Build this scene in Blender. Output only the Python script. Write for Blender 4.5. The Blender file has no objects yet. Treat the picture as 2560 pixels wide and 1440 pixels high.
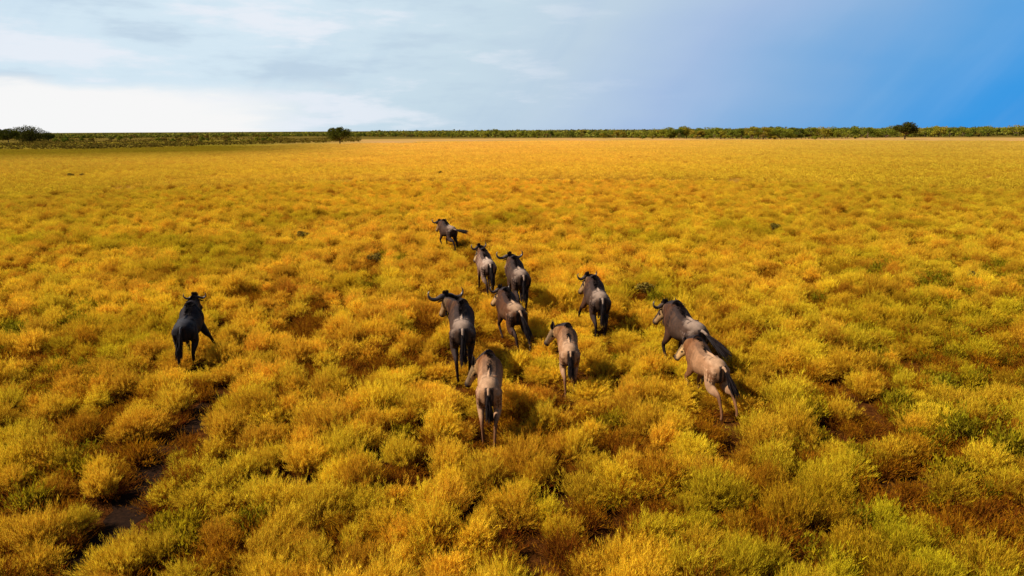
import bpy, math, random
import numpy as np
from mathutils import Vector, Matrix, kdtree, noise

S = bpy.context.scene
COL = S.collection
R = math.radians
random.seed(11)
rng = np.random.default_rng(11)

# ------------------------------------------------------------------ camera
CAM_H = 5.5
F = 1707.0                                   # focal length in pixels of the 2560 wide photograph
PITCH = 13.03
ROLL = -0.31
cam_d = bpy.data.cameras.new('camera')
cam = bpy.data.objects.new('camera', cam_d)
COL.objects.link(cam)
cam_d.sensor_width = 36.0
cam_d.lens = 36.0 * F / 2560.0
cam_d.clip_start = 0.1
cam_d.clip_end = 20000.0
CM = Matrix.Rotation(R(90.0 - PITCH), 4, 'X') @ Matrix.Rotation(R(ROLL), 4, 'Z')
cam.matrix_world = Matrix.Translation((0, 0, CAM_H)) @ CM
S.camera = cam


def ray(px, py):
    return (CM.to_3x3() @ Vector(((px - 1280) / F, -(py - 720) / F, -1.0))).normalized()


def at_z(px, py, z=0.0):
    """Point of the horizontal plane z seen at a photograph pixel."""
    d = ray(px, py)
    t = (z - CAM_H) / d.z
    return Vector((0, 0, CAM_H)) + d * t


def at_dist(px, dist):
    """Ground point in the direction of pixel column px at a ground distance."""
    d = ray(px, 330)
    k = dist / math.hypot(d.x, d.y)
    return Vector((d.x * k, d.y * k, 0))


# ------------------------------------------------------------------ sun and sky
EXPO = 0.9
S.view_settings.view_transform = 'Standard'
S.view_settings.look = 'None'
S.view_settings.gamma = 1.0
S.view_settings.use_curve_mapping = False
S.view_settings.exposure = EXPO
SUN_AZ, SUN_EL = -97.0, 43.0                # azimuth from +Y, positive to the right
sv = Vector((math.sin(R(SUN_AZ)) * math.cos(R(SUN_EL)), math.cos(R(SUN_AZ)) * math.cos(R(SUN_EL)), math.sin(R(SUN_EL))))
sl = bpy.data.lights.new('sun', 'SUN')
sl.energy = 5.0
sl.angle = R(0.5)
sl.color = (1.0, 0.90, 0.76)
so = bpy.data.objects.new('sun', sl)
so.rotation_euler = sv.to_track_quat('Z', 'Y').to_euler()
so.location = (-30, -10, 40)
COL.objects.link(so)


class NT:
    """small helper to write node trees"""
    def __init__(s, tree):
        s.t = tree; s.n = tree.nodes; s.l = tree.links

    def add(s, kind, **kw):
        n = s.n.new(kind)
        for k, v in kw.items():
            setattr(n, k, v)
        return n

    def put(s, sock, v):
        if v is None:
            return
        if isinstance(v, bpy.types.NodeSocket):
            s.l.new(v, sock)
        else:
            if isinstance(v, tuple) and len(v) == 3 and sock.type == 'RGBA':
                v = v + (1.0,)
            sock.default_value = v

    def math(s, op, a, b=None, c=None, clamp=False):
        n = s.add('ShaderNodeMath', operation=op, use_clamp=clamp)
        for i, v in enumerate((a, b, c)):
            s.put(n.inputs[i], v)
        return n.outputs[0]

    def mix(s, f, a, b, mode='MIX'):
        n = s.add('ShaderNodeMix', data_type='RGBA', blend_type=mode)
        n.clamp_factor = True
        s.put(n.inputs['Factor'], f)
        s.put(n.inputs[6], a); s.put(n.inputs[7], b)
        return n.outputs[2]

    def smooth(s, x, lo, hi):
        n = s.add('ShaderNodeMapRange', interpolation_type='SMOOTHSTEP')
        s.put(n.inputs['Value'], x)
        n.inputs['From Min'].default_value = lo
        n.inputs['From Max'].default_value = hi
        return n.outputs[0]

    def noise(s, vec, scale, detail=4.0, rough=0.55, dim='3D'):
        n = s.add('ShaderNodeTexNoise', noise_dimensions=dim)
        if vec is not None:
            s.put(n.inputs['Vector'], vec)
        n.inputs['Scale'].default_value = scale
        n.inputs['Detail'].default_value = detail
        n.inputs['Roughness'].default_value = rough
        return n.outputs['Fac']

    def ramp(s, fac, stops):
        n = s.add('ShaderNodeValToRGB')
        e = n.color_ramp.elements
        while len(e) < len(stops):
            e.new(0.5)
        for i, (p, c) in enumerate(stops):
            e[i].position = p
            e[i].color = tuple(c) + (1.0,)
        s.put(n.inputs[0], fac)
        return n.outputs[0]

    def combine(s, x, y, z=0.0):
        n = s.add('ShaderNodeCombineXYZ')
        s.put(n.inputs[0], x); s.put(n.inputs[1], y); s.put(n.inputs[2], z)
        return n.outputs[0]


world = bpy.data.worlds.new('World')
S.world = world
world.use_nodes = True
w = NT(world.node_tree)
w.n.clear()
sky = w.add('ShaderNodeTexSky', sky_type='NISHITA')
sky.sun_disc = False
sky.sun_elevation = R(SUN_EL)
sky.sun_rotation = R(SUN_AZ % 360)
sky.air_density = 1.0
sky.dust_density = 0.6
sky.ozone_density = 2.0
tc = w.add('ShaderNodeTexCoord')
sep = w.add('ShaderNodeSeparateXYZ')
w.l.new(tc.outputs['Generated'], sep.inputs[0])
az = w.math('ARCTAN2', sep.outputs[0], sep.outputs[1])
el = w.math('ARCSINE', sep.outputs[2])
# the great soft cloud sheet in front: pale on the left, thinning to deep blue on the right
wob = w.noise(w.combine(w.math('MULTIPLY', az, 1.6), w.math('MULTIPLY', el, 5.0)), 1.6, 3.0, 0.5)
s_ = w.math('ADD', w.math('SUBTRACT', az, w.math('MULTIPLY', el, 0.95)), w.math('MULTIPLY', w.math('SUBTRACT', wob, 0.5), 0.22))
fac = w.math('DIVIDE', w.math('ADD', s_, 0.80), 1.60)
sheet = w.ramp(fac, [(0.0, (.66, .80, .90)), (.22, (.66, .80, .90)), (.40, (.57, .71, .81)), (.50, (.51, .64, .77)), (.60, (.38, .52, .76)),
                     (.69, (.24, .44, .73)), (.78, (.12, .37, .74)), (.87, (.045, .32, .77)), (1.0, (.03, .27, .74))])
# diagonal wind-drawn streaks
ca, sa = math.cos(R(52)), math.sin(R(52))
u = w.math('ADD', w.math('MULTIPLY', az, ca), w.math('MULTIPLY', el, sa))
v = w.math('SUBTRACT', w.math('MULTIPLY', el, ca), w.math('MULTIPLY', az, sa))
st = w.noise(w.combine(w.math('MULTIPLY', u, 1.3), w.math('MULTIPLY', v, 7.0)), 1.5, 4.0, 0.55)
sheet = w.mix(w.math('MULTIPLY', w.smooth(st, .50, .85), .10), sheet, (.72, .82, .92))
sheet = w.mix(w.math('MULTIPLY', w.smooth(st, .50, .25), .22), sheet, (.27, .44, .70))
# billows, wider than tall
cl = w.noise(w.combine(w.math('MULTIPLY', az, 3.0), w.math('MULTIPLY', el, 14.0)), 1.3, 6.0, 0.58)
left = w.smooth(az, .30, -.30)
up = w.smooth(el, .125, .19)
sheet = w.mix(w.math('MULTIPLY', w.math('MULTIPLY', w.smooth(cl, .50, .62), left), .75), sheet, (.84, .87, .94))
sheet = w.mix(w.math('MULTIPLY', w.math('MULTIPLY', w.smooth(cl, .50, .36), left), .60), sheet, (.47, .60, .74))
# bright band low on the left
edge = w.math('ADD', el, w.math('MULTIPLY', w.math('SUBTRACT', cl, .5), .075))
band = w.math('MULTIPLY', w.smooth(edge, .064, .042), w.smooth(w.math('ADD', az, w.math('MULTIPLY', w.math('SUBTRACT', cl, .5), .5)), -.20, -.40))
sheet = w.mix(band, sheet, (.93, .93, .93))
k = 2.0 ** (-EXPO)
sheet = w.mix(1.0, sheet, (k, k, k), 'MULTIPLY')
# everywhere else the clear sky
nish = w.mix(1.0, sky.outputs[0], (.05, .05, .05), 'MULTIPLY')
front = w.math('MULTIPLY', w.smooth(w.math('ABSOLUTE', az), 1.25, .80), w.smooth(el, .55, .26))
bg = w.add('ShaderNodeBackground')
w.l.new(w.mix(front, nish, sheet), bg.inputs['Color'])
bg.inputs['Strength'].default_value = 1.0
wo = w.add('ShaderNodeOutputWorld')
w.l.new(bg.outputs[0], wo.inputs[0])


# ------------------------------------------------------------------ helpers
def new_mat(name):
    m = bpy.data.materials.new(name)
    m.use_nodes = True
    nt = NT(m.node_tree)
    nt.n.clear()
    out = nt.add('ShaderNodeOutputMaterial')
    return m, nt, out


def principled(nt, out, color, rough=0.8, spec=0.3, **kw):
    p = nt.add('ShaderNodeBsdfPrincipled')
    nt.put(p.inputs['Base Color'], color)
    nt.put(p.inputs['Roughness'], rough)
    nt.put(p.inputs['Specular IOR Level'], spec)
    nt.l.new(p.outputs[0], out.inputs[0])
    return p


def mesh_np(name, verts, faces, mats=(), attrs=None, smooth=False):
    me = bpy.data.meshes.new(name)
    me.from_pydata(verts.tolist() if hasattr(verts, 'tolist') else verts, [], faces.tolist() if hasattr(faces, 'tolist') else faces)
    for m in mats:
        me.materials.append(m)
    for k, a in (attrs or {}).items():
        a = np.asarray(a, dtype=np.float32)
        if a.ndim == 1:
            at = me.attributes.new(k, 'FLOAT', 'POINT')
            at.data.foreach_set('value', a)
        else:
            at = me.attributes.new(k, 'FLOAT_VECTOR', 'POINT')
            at.data.foreach_set('vector', a.ravel())
    if smooth:
        me.polygons.foreach_set('use_smooth', [True] * len(me.polygons))
    me.update()
    return me


def tag(o, label=None, cat=None, group=None, kind=None):
    if label: o['label'] = label
    if cat: o['category'] = cat
    if group: o['group'] = group
    if kind: o['kind'] = kind
    return o


def link(name, me, parent=None):
    o = bpy.data.objects.new(name, me)
    COL.objects.link(o)
    if parent is not None:
        o.parent = parent
    return o


def empty(name, loc=(0, 0, 0), rz=0.0):
    o = bpy.data.objects.new(name, None)
    o.location = loc
    o.rotation_euler = (0, 0, rz)
    COL.objects.link(o)
    return o


def fnoise(x, y, sc, seed=0.0):
    return noise.noise(Vector((x * sc + seed, y * sc - seed, seed * 0.37)))


# ------------------------------------------------------------------ materials
def foliage_mat(name, stem, shade=1.0, transl=0.42, instancer=True, fixed=(.5, .3, .02)):
    m, nt, out = new_mat(name)
    if instancer:
        a = nt.add('ShaderNodeAttribute', attribute_type='INSTANCER', attribute_name='tc')
        col = a.outputs['Color']
    else:
        oi = nt.add('ShaderNodeObjectInfo')
        col = nt.ramp(oi.outputs['Random'], fixed)
    h = nt.add('ShaderNodeAttribute', attribute_type='GEOMETRY', attribute_name='ht')
    r = nt.add('ShaderNodeAttribute', attribute_type='GEOMETRY', attribute_name='rnd')
    c = nt.mix(h.outputs['Fac'], stem, col)
    hsv = nt.add('ShaderNodeHueSaturation')
    nt.put(hsv.inputs['Hue'], nt.math('ADD', 0.5, nt.math('MULTIPLY', nt.math('SUBTRACT', r.outputs['Fac'], .5), .035)))
    nt.put(hsv.inputs['Value'], nt.math('ADD', 0.78, nt.math('MULTIPLY', r.outputs['Fac'], .44)))
    nt.put(hsv.inputs['Color'], c)
    c = hsv.outputs[0]
    d = nt.add('ShaderNodeBsdfDiffuse'); nt.put(d.inputs[0], c)
    t = nt.add('ShaderNodeBsdfTranslucent'); nt.put(t.inputs[0], c)
    mx = nt.add('ShaderNodeMixShader'); mx.inputs[0].default_value = transl
    nt.l.new(d.outputs[0], mx.inputs[1]); nt.l.new(t.outputs[0], mx.inputs[2])
    nt.l.new(mx.outputs[0], out.inputs[0])
    return m


M_grass = foliage_mat('golden_grass', (.13, .030, .006))
M_weed = foliage_mat('green_weed', (.10, .05, .012))

# ground: reddish brown soil with litter close by, thin dry grass far away
M_ground, nt, out = new_mat('dry_soil')
geo = nt.add('ShaderNodeNewGeometry')
P = geo.outputs['Position']
n1 = nt.noise(P, 9.0, 5.0, .65)
n2 = nt.noise(P, .35, 4.0, .55)
n3 = nt.noise(P, 42.0, 3.0, .6)
soil = nt.ramp(n1, [(.30, (.020, .006, .0015)), (.55, (.055, .018, .004)), (.78, (.12, .042, .008))])
soil = nt.mix(nt.smooth(n3, .60, .72), soil, (.22, .10, .015))
sp = nt.add('ShaderNodeSeparateXYZ'); nt.l.new(P, sp.inputs[0])
dist = nt.math('SQRT', nt.math('ADD', nt.math('POWER', sp.outputs[0], 2.0), nt.math('POWER', sp.outputs[1], 2.0)))
dryg = nt.mix(nt.smooth(n2, .35, .65), (.45, .23, .03), (.38, .22, .025))
far = nt.mix(nt.smooth(dist, 45.0, 110.0), soil, dryg)
nf = nt.noise(P, .012, 4.0, .6)
zone = nt.math('ADD', dist, nt.math('MULTIPLY', nt.math('SUBTRACT', nf, .5), 130.0))
brush = nt.mix(nt.smooth(nt.noise(P, .05, 4.0, .6), .38, .62), (.16, .11, .012), (.12, .10, .008))
tang = nt.math('DIVIDE', sp.outputs[0], nt.math('MAXIMUM', sp.outputs[1], 1.0))      # how far to the left the spot lies
farz = nt.math('MULTIPLY', nt.smooth(zone, 195.0, 240.0), nt.smooth(tang, -.15, -.42))
tan_ = nt.mix(nt.smooth(nt.noise(P, .04, 4.0, .6), .4, .6), (.36, .20, .075), (.30, .19, .045))
far = nt.mix(nt.smooth(zone, 290.0, 335.0), far, tan_)
far = nt.mix(farz, far, brush)
far = nt.mix(nt.smooth(dist, 430.0, 520.0), far, (.10, .07, .013))
pr = principled(nt, out, far, 1.0, 0.0)
bmp = nt.add('ShaderNodeBump'); bmp.inputs['Strength'].default_value = .8; bmp.inputs['Distance'].default_value = .05
nt.put(bmp.inputs['Height'], n1); nt.l.new(bmp.outputs[0], pr.inputs['Normal'])

# ------------------------------------------------------------------ ground
GN = 24
gx = np.concatenate([-np.geomspace(9000, 60, 12), np.linspace(-50, 50, 11), np.geomspace(60, 9000, 12)])
gv = [(x, y, 0.0) for y in gx for x in gx]
n = len(gx)
gf = [(j * n + i, j * n + i + 1, (j + 1) * n + i + 1, (j + 1) * n + i) for j in range(n - 1) for i in range(n - 1)]
ground = link('ground', mesh_np('ground', gv, gf, [M_ground]))
tag(ground, 'dry reddish brown savanna ground under the golden grass', 'ground', kind='structure')


# ------------------------------------------------------------------ wildebeest placement table
# px, py: where the top of the rump shows; head: heading to the right of straight away (degrees)
HERD = [
    dict(key='far', h0=-36, rump=(1130, 568), crown=(1098, 556), muz=(1092, 580), neck=-8, s=.95, tail=(35, 84), legs='b', tone='grey',
         label='grey wildebeest farthest ahead of the herd, its black tail kicked out to the right'),
    dict(key='white', h0=-14, rump=(1222, 655), crown=(1197, 622), muz=(1187, 660), neck=-8, s=1.0, tail=(14, 14), legs='a', tone='pale',
         label='pale silver wildebeest second from the front, its face turned left'),
    dict(key='widehorn', h0=-10, rump=(1304, 682), crown=(1274, 646), muz=None, neck=-6, s=1.08, tail=(6, 8), legs='c', tone='grey',
         label='large grey wildebeest with wide upcurled horns just behind the pale silver one'),
    dict(key='mid', h0=-16, rump=(1292, 764), crown=(1250, 725), muz=(1231, 764), neck=-10, s=1.0, tail=(24, 30), legs='d', tone='brown',
         label='wildebeest with dark brown shoulders and cream hips in the middle of the herd'),
    dict(key='lead', h0=-5, rump=(1156, 812), crown=(1115, 748), muz=(1106, 796), neck=-8, s=1.08, tail=(2, 6), legs='c', tone='grey',
         label='grey wildebeest with spread horns directly ahead of the tan rearmost one'),
    dict(key='rounded', h0=-4, rump=(1502, 738), crown=(1468, 697), muz=(1450, 738), neck=-8, s=1.04, tail=(4, 6), legs='e', tone='grey',
         label='plump dark wildebeest with round grey rump and one foreleg lifted to the left'),
    dict(key='calf', h0=-5, rump=(1425, 868), crown=(1383, 824), muz=(1362, 872), neck=-8, s=.90, tail=(6, 6), legs='a', tone='tan',
         label='tan calf with a black crown, between the tan rearmost animal and the pair at right'),
    dict(key='right', y0=12, hw=1.0, h0=-36, rump=(1742, 812), crown=(1662, 766), muz=(1636, 812), neck=-6, s=1.06, tail=(30, 58), legs='b', tone='grey',
         label='grey wildebeest seen partly from the side, its black tail streaming down to the right'),
    dict(key='cream', hw=.8, h0=-26, rump=(1795, 900), crown=(1712, 858), muz=(1688, 900), neck=-6, s=.92, tail=(24, 34), legs='d', tone='tan',
         label='cream and tan calf galloping at lower right beneath the larger grey one\'s tail'),
    dict(key='rear', h0=0, rump=(1222, 956), crown=(1186, 916), muz=(1166, 974), neck=-8, s=.96, tail=(12, 4), legs='f', tone='tan',
         label='tan rearmost wildebeest closest to the camera with a long black tail'),
    dict(key='lone', hw=.4, h0=10, rump=(458, 808), crown=(487, 748), muz=None, neck=6, s=.98, tail=(-26, 16), legs='e2', tone='black',
         label='lone black wildebeest far left of the herd with its right foreleg stretched out'),
]
ZS = .98


def frame(a, yaw, npitch, hyaw, hpitch):
    """neck and head frame of an animal in its own space"""
    calf = a['tone'] == 'tan'
    ny = R(yaw); L = .54
    n0 = np.array([0, .40, 1.14])
    nd = np.array([math.sin(ny) * math.cos(R(npitch)), math.cos(ny) * math.cos(R(npitch)), math.sin(R(npitch))])
    poll = n0 + nd * L + np.array([0, .05, .0])
    hy = ny + R(hyaw); pit = R(hpitch)
    f = np.array([math.sin(hy) * math.cos(pit), math.cos(hy) * math.cos(pit), -math.sin(pit)])
    r_ = np.array([math.cos(hy), -math.sin(hy), 0])
    u_ = np.cross(r_, f)
    hl = .50 if calf else .60
    o = poll + np.array([0, 0, .01]) - f * .05
    return dict(ny=ny, n0=n0, nd=nd, poll=poll, f=f, r=r_, u=u_, hl=hl, o=o, crown=o + u_ * .09, muz=o + f * hl)


CI = CM.to_3x3().inverted()
RUMP = np.array([0, -.48, 1.22])


def project(v):
    q = CI @ (v - Vector((0, 0, CAM_H)))
    return 1280 + F * q.x / -q.z, 720 - F * q.y / -q.z


def XS(a):
    return .84 if a['tone'] == 'tan' else .94


def world_pt(a_, pos, hd, s, p):
    c_, s_2 = math.cos(hd), math.sin(hd)
    p = (p[0] * XS(a_), p[1], p[2])
    return Vector((pos.x + s * (p[0] * c_ + p[1] * s_2), pos.y + s * (-p[0] * s_2 + p[1] * c_), s * p[2]))


for a in HERD:
    q = at_z(*a['rump'], z=RUMP[2] * a['s'])
    best = None
    fr_rng = random.Random(3)
    cur = dict(h=float(a['h0']), w=-35.0 if a['muz'] else 0.0, n=15.0, y=-25.0, p=55.0)
    def cost(c):
        hd = R(c['h'])
        pos = Vector((q.x - a['s'] * RUMP[1] * math.sin(hd), q.y - a['s'] * RUMP[1] * math.cos(hd), 0))
        fr = frame(a, c['w'], c['n'], c['y'], c['p'])
        x1, y1 = project(world_pt(a, pos, hd, a['s'], fr['crown'])); x2, y2 = project(world_pt(a, pos, hd, a['s'], fr['muz']))
        e = math.hypot(x1 - a['crown'][0], y1 - a['crown'][1])
        if a['muz']: e += .7 * math.hypot(x2 - a['muz'][0], y2 - a['muz'][1]) + .03 * abs(c['y'] - a.get('y0', -35))
        else: e += .3 * abs(c['y']) + .3 * abs(c['w'])
        e += .02 * abs(c['n'] - 15) + .02 * abs(c['p'] - 55) + a.get('hw', .45) * abs(c['h'] - a['h0'])
        return e, pos
    bc, bp = cost(cur)
    for it in range(1500):
        k = 14 * (1 - it / 1500) + .4
        c = dict(h=max(-70, min(45, cur['h'] + fr_rng.gauss(0, k))), w=max(-62 if a['key'] != 'lone' else -4, min(4 if a['key'] != 'lone' else 20, cur['w'] + fr_rng.gauss(0, k))), n=max(-22, min(48, cur['n'] + fr_rng.gauss(0, k))),
                 y=max(-75, min(40, cur['y'] + fr_rng.gauss(0, k))), p=max(25, min(82, cur['p'] + fr_rng.gauss(0, k))))
        e, pos = cost(c)
        if e < bc: bc, bp, cur = e, pos, c
    print(a['key'], 'cost %.1f' % bc, {k: round(v) for k, v in cur.items()})
    a['pos'] = bp; a['head'] = cur['h']; a['fr'] = frame(a, cur['w'], cur['n'], cur['y'], cur['p'])
    a['fwd'] = Vector((math.sin(R(cur['h'])), math.cos(R(cur['h'])), 0))

# ------------------------------------------------------------------ grass tussocks
def clump_proto(seed, N=260, Rr=.42, H=.50, lobes=4, leafl=(.035, .085), leafw=.0058, per=19, squash=1.0):
    g = np.random.default_rng(seed)
    V, Fc, ht, rd = [], [], [], []
    lob = [(g.uniform(-.5, .5) * Rr * .9, g.uniform(-.5, .5) * Rr * .9, g.uniform(.45, .72) * Rr, g.uniform(.72, 1.05) * H) for _ in range(lobes)]
    for i in range(N):
        lx, ly, lr, lh = lob[g.integers(lobes)]
        th = g.uniform(0, 2 * math.pi); ph = math.acos(g.uniform(0.02, 1.0)); rr = g.uniform(.70, 1.08) if g.uniform() > .10 else g.uniform(1.08, 1.38)
        tip = np.array([lx + lr * math.sin(ph) * math.cos(th) * rr, ly + lr * math.sin(ph) * math.sin(th) * rr,
                        (lh * .38 + lh * .62 * math.cos(ph) * squash) * rr])
        base = np.array([tip[0] * .25 + g.normal() * .03, tip[1] * .25 + g.normal() * .03, -.01])
        ctl = np.array([tip[0] * .55, tip[1] * .55, tip[2] * .75])
        def cu(t):
            return base * (1 - t) ** 2 + ctl * 2 * t * (1 - t) + tip * t * t
        a = g.uniform(0, math.pi); sd = np.array([math.cos(a), math.sin(a), 0]) * .0045
        p0, p1, p2 = cu(0), cu(.55), tip
        b = len(V); r = g.uniform()
        V += [p0 - sd, p0 + sd, p1 - sd * .8, p1 + sd * .8, p2]
        Fc += [(b, b + 1, b + 3), (b, b + 3, b + 2), (b + 2, b + 3, b + 4)]
        ht += [0, 0, .35, .35, .9]; rd += [r] * 5
        for _ in range(per):
            t = g.uniform(.55, 1.03)
            c = cu(t) + g.normal(size=3) * .012
            d = (tip - base) / (np.linalg.norm(tip - base) + 1e-6) * .7 + g.normal(size=3) * .30 + np.array([0, 0, .40])
            d /= np.linalg.norm(d) + 1e-6
            s2 = np.cross(d, g.normal(size=3)); s2 /= np.linalg.norm(s2) + 1e-6
            L = g.uniform(*leafl)
            b = len(V); r = g.uniform()
            V += [c - s2 * leafw * .5, c + s2 * leafw * .5, c + d * L]
            Fc += [(b, b + 1, b + 2)]
            hh = min(1.0, .55 + .6 * (t - .55) / .45)
            ht += [hh] * 3; rd += [r] * 3
    return np.array(V), Fc, np.array(ht), np.array(rd)


def as_proto(name, data, mat):
    V, Fc, ht, rd = data
    return bpy.data.objects.new(name, mesh_np(name, V, Fc, [mat], dict(ht=ht, rnd=rd)))


def scatter(name, pts, idx, rot, scl, tint, protos):
    """one object whose points each carry a tussock"""
    me = mesh_np(name, np.array(pts), [], [], dict(rot=np.array(rot), scl=np.array(scl), tc=np.array(tint)))
    at = me.attributes.new('idx', 'INT', 'POINT'); at.data.foreach_set('value', np.array(idx, dtype=np.int32))
    o = link(name, me)
    ng = bpy.data.node_groups.new(name + '_nodes', 'GeometryNodeTree')
    ng.interface.new_socket('Geometry', in_out='INPUT', socket_type='NodeSocketGeometry')
    ng.interface.new_socket('Geometry', in_out='OUTPUT', socket_type='NodeSocketGeometry')
    gi = ng.nodes.new('NodeGroupInput'); go = ng.nodes.new('NodeGroupOutput')
    iop = ng.nodes.new('GeometryNodeInstanceOnPoints')
    join = ng.nodes.new('GeometryNodeJoinGeometry')
    for pr_ in reversed(protos):
        oi = ng.nodes.new('GeometryNodeObjectInfo'); oi.inputs['Object'].default_value = pr_
        oi.inputs['As Instance'].default_value = True
        ng.links.new(oi.outputs['Geometry'], join.inputs[0])
    ng.links.new(gi.outputs[0], iop.inputs['Points'])
    ng.links.new(join.outputs[0], iop.inputs['Instance'])
    iop.inputs['Pick Instance'].default_value = True
    def attr(nm, dt):
        q = ng.nodes.new('GeometryNodeInputNamedAttribute'); q.data_type = dt
        q.inputs['Name'].default_value = nm
        return next(s for s in q.outputs if s.enabled and s.name == 'Attribute')
    ng.links.new(attr('idx', 'INT'), iop.inputs['Instance Index'])
    e2r = ng.nodes.new('FunctionNodeEulerToRotation')
    ng.links.new(attr('rot', 'FLOAT_VECTOR'), e2r.inputs[0])
    ng.links.new(e2r.outputs[0], iop.inputs['Rotation'])
    ng.links.new(attr('scl', 'FLOAT_VECTOR'), iop.inputs['Scale'])
    ng.links.new(iop.outputs[0], go.inputs[0])
    md = o.modifiers.new('tussocks', 'NODES'); md.node_group = ng
    return o


near_protos = [as_proto('tussock', clump_proto(100 + i, N=int(250 + 30 * i), Rr=.36 + .025 * i, H=.50 + .04 * (i % 3), lobes=5 + i % 4), M_grass) for i in range(6)]
near_protos += [as_proto('undergrowth', clump_proto(150 + i, N=230, Rr=.50, H=.32, lobes=5, leafl=(.04, .09), leafw=.009, per=3), M_grass) for i in range(2)]


def patch_proto(seed, size=10.0, count=230, leaves=110, big=.10):
    g = np.random.default_rng(seed)
    V, ht, rd = [], [], []
    xs = g.uniform(-size / 2, size / 2, (count, 2))
    for c in range(count):
        Rr = g.uniform(.26, .62); H = g.uniform(.28, .66); rc = g.uniform(0, 1)
        m = leaves
        th = g.uniform(0, 2 * math.pi, m); cph = g.uniform(0.02, 1, m); sph = np.sqrt(1 - cph ** 2); rr = g.uniform(.75, 1.08, m)
        p = np.stack([xs[c, 0] + Rr * sph * np.cos(th) * rr, xs[c, 1] + Rr * sph * np.sin(th) * rr, H * (.15 + .85 * cph) * rr], 1)
        d = g.normal(size=(m, 3)) * .6 + np.stack([sph * np.cos(th), sph * np.sin(th), cph + .4], 1) * .6
        d /= np.linalg.norm(d, axis=1)[:, None]
        s2 = np.cross(d, g.normal(size=(m, 3))); s2 /= np.linalg.norm(s2, axis=1)[:, None]
        L = g.uniform(.7, 1.3, m)[:, None] * big
        tri = np.stack([p - s2 * big * .22, p + s2 * big * .22, p + d * L], 1)
        V.append(tri.reshape(-1, 3))
        hh = np.clip(.35 + .8 * p[:, 2] / H, 0, 1); ht.append(np.repeat(hh, 3))
        rd.append(np.repeat(np.clip(g.uniform(.0, 1.0, m) * .3 + rc * .7, 0, 1), 3))
    V = np.concatenate(V); Fc = np.arange(len(V)).reshape(-1, 3)
    return V, Fc, np.concatenate(ht), np.concatenate(rd)


patch_protos = [as_proto('grass_patch', patch_proto(300 + i), M_grass) for i in range(4)]
weed_protos = [as_proto('weed', clump_proto(500 + i, N=170, Rr=.36, H=.42, lobes=4, leafl=(.04, .10), leafw=.022, per=5, squash=.9), M_weed) for i in range(3)]

# bare trails and gaps seen between the tussocks (pixel polylines with half widths in metres)
GAPS = [([(552, 985), (500, 1045), (430, 1110), (372, 1180), (335, 1260), (285, 1340), (200, 1440), (120, 1560)], .25),
        ([(790, 785), (745, 825), (700, 850)], .28), ([(1060, 1120), (1120, 1122), (1185, 1110)], .20),
        ([(1290, 1050), (1355, 1035)], .18), ([(880, 955), (940, 930)], .25), ([(1000, 1200), (1050, 1195)], .22),
        ([(1045, 830), (1090, 850)], .35), ([(1205, 845), (1225, 850)], .3), ([(1570, 765), (1620, 745)], .25),
        ([(600, 770), (615, 745)], .3), ([(1495, 1380), (1400, 1395), (1330, 1385)], .22), ([(1795, 1080), (1810, 1110)], .25),
        ([(2130, 1075), (2165, 1060)], .28), ([(2060, 1010), (2050, 960)], .18), ([(2470, 920), (2520, 930)], .35),
        ([(2440, 1330), (2520, 1290)], .35), ([(1430, 1220), (1410, 1190)], .22), ([(60, 900), (10, 915)], .4),
        ([(270, 1030), (250, 1060)], .2), ([(2200, 1230), (2280, 1190)], .25), ([(1540, 1120), (1560, 1160)], .2)]
segs = []
for pl, hw in GAPS:
    q = [at_z(x, y, .12) for x, y in pl]
    for a, b in zip(q[:-1], q[1:]):
        segs.append((a.x, a.y, b.x, b.y, hw))
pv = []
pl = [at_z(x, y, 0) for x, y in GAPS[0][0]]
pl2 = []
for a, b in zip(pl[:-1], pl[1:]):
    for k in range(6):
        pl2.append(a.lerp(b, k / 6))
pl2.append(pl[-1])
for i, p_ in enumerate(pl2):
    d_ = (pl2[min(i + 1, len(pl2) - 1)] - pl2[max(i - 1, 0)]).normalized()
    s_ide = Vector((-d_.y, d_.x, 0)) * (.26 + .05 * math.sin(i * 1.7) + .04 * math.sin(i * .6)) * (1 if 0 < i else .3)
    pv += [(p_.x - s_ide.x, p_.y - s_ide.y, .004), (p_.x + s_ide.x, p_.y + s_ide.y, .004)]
M_path, nt, out = new_mat('shaded_trail_soil')  # trail soil coloured near black to carry the shade lying in it
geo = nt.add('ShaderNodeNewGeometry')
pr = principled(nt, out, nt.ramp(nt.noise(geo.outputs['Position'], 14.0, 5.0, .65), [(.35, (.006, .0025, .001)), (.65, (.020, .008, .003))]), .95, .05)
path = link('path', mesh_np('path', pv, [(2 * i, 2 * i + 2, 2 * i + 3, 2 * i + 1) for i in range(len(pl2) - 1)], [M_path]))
tag(path, 'narrow game trail painted shadow-dark, running diagonally through the grass at lower left', 'path', kind='structure')
foot = []
for a in HERD:
    c = a['pos']; f = a['fwd'] * a['s']
    p, q = c - f * .75, c + f * .7
    foot.append((p.x, p.y, q.x, q.y, .34))
    # the strip on the camera's side, where the legs are seen through low grass
    foot.append((p.x, p.y, p.x * .975, p.y * .965, .30))


def seg_d(x, y, s):
    ax, ay, bx, by, _ = s
    dx, dy = bx - ax, by - ay
    t = max(0, min(1, ((x - ax) * dx + (y - ay) * dy) / (dx * dx + dy * dy + 1e-9)))
    return math.hypot(x - ax - t * dx, y - ay - t * dy)


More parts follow.
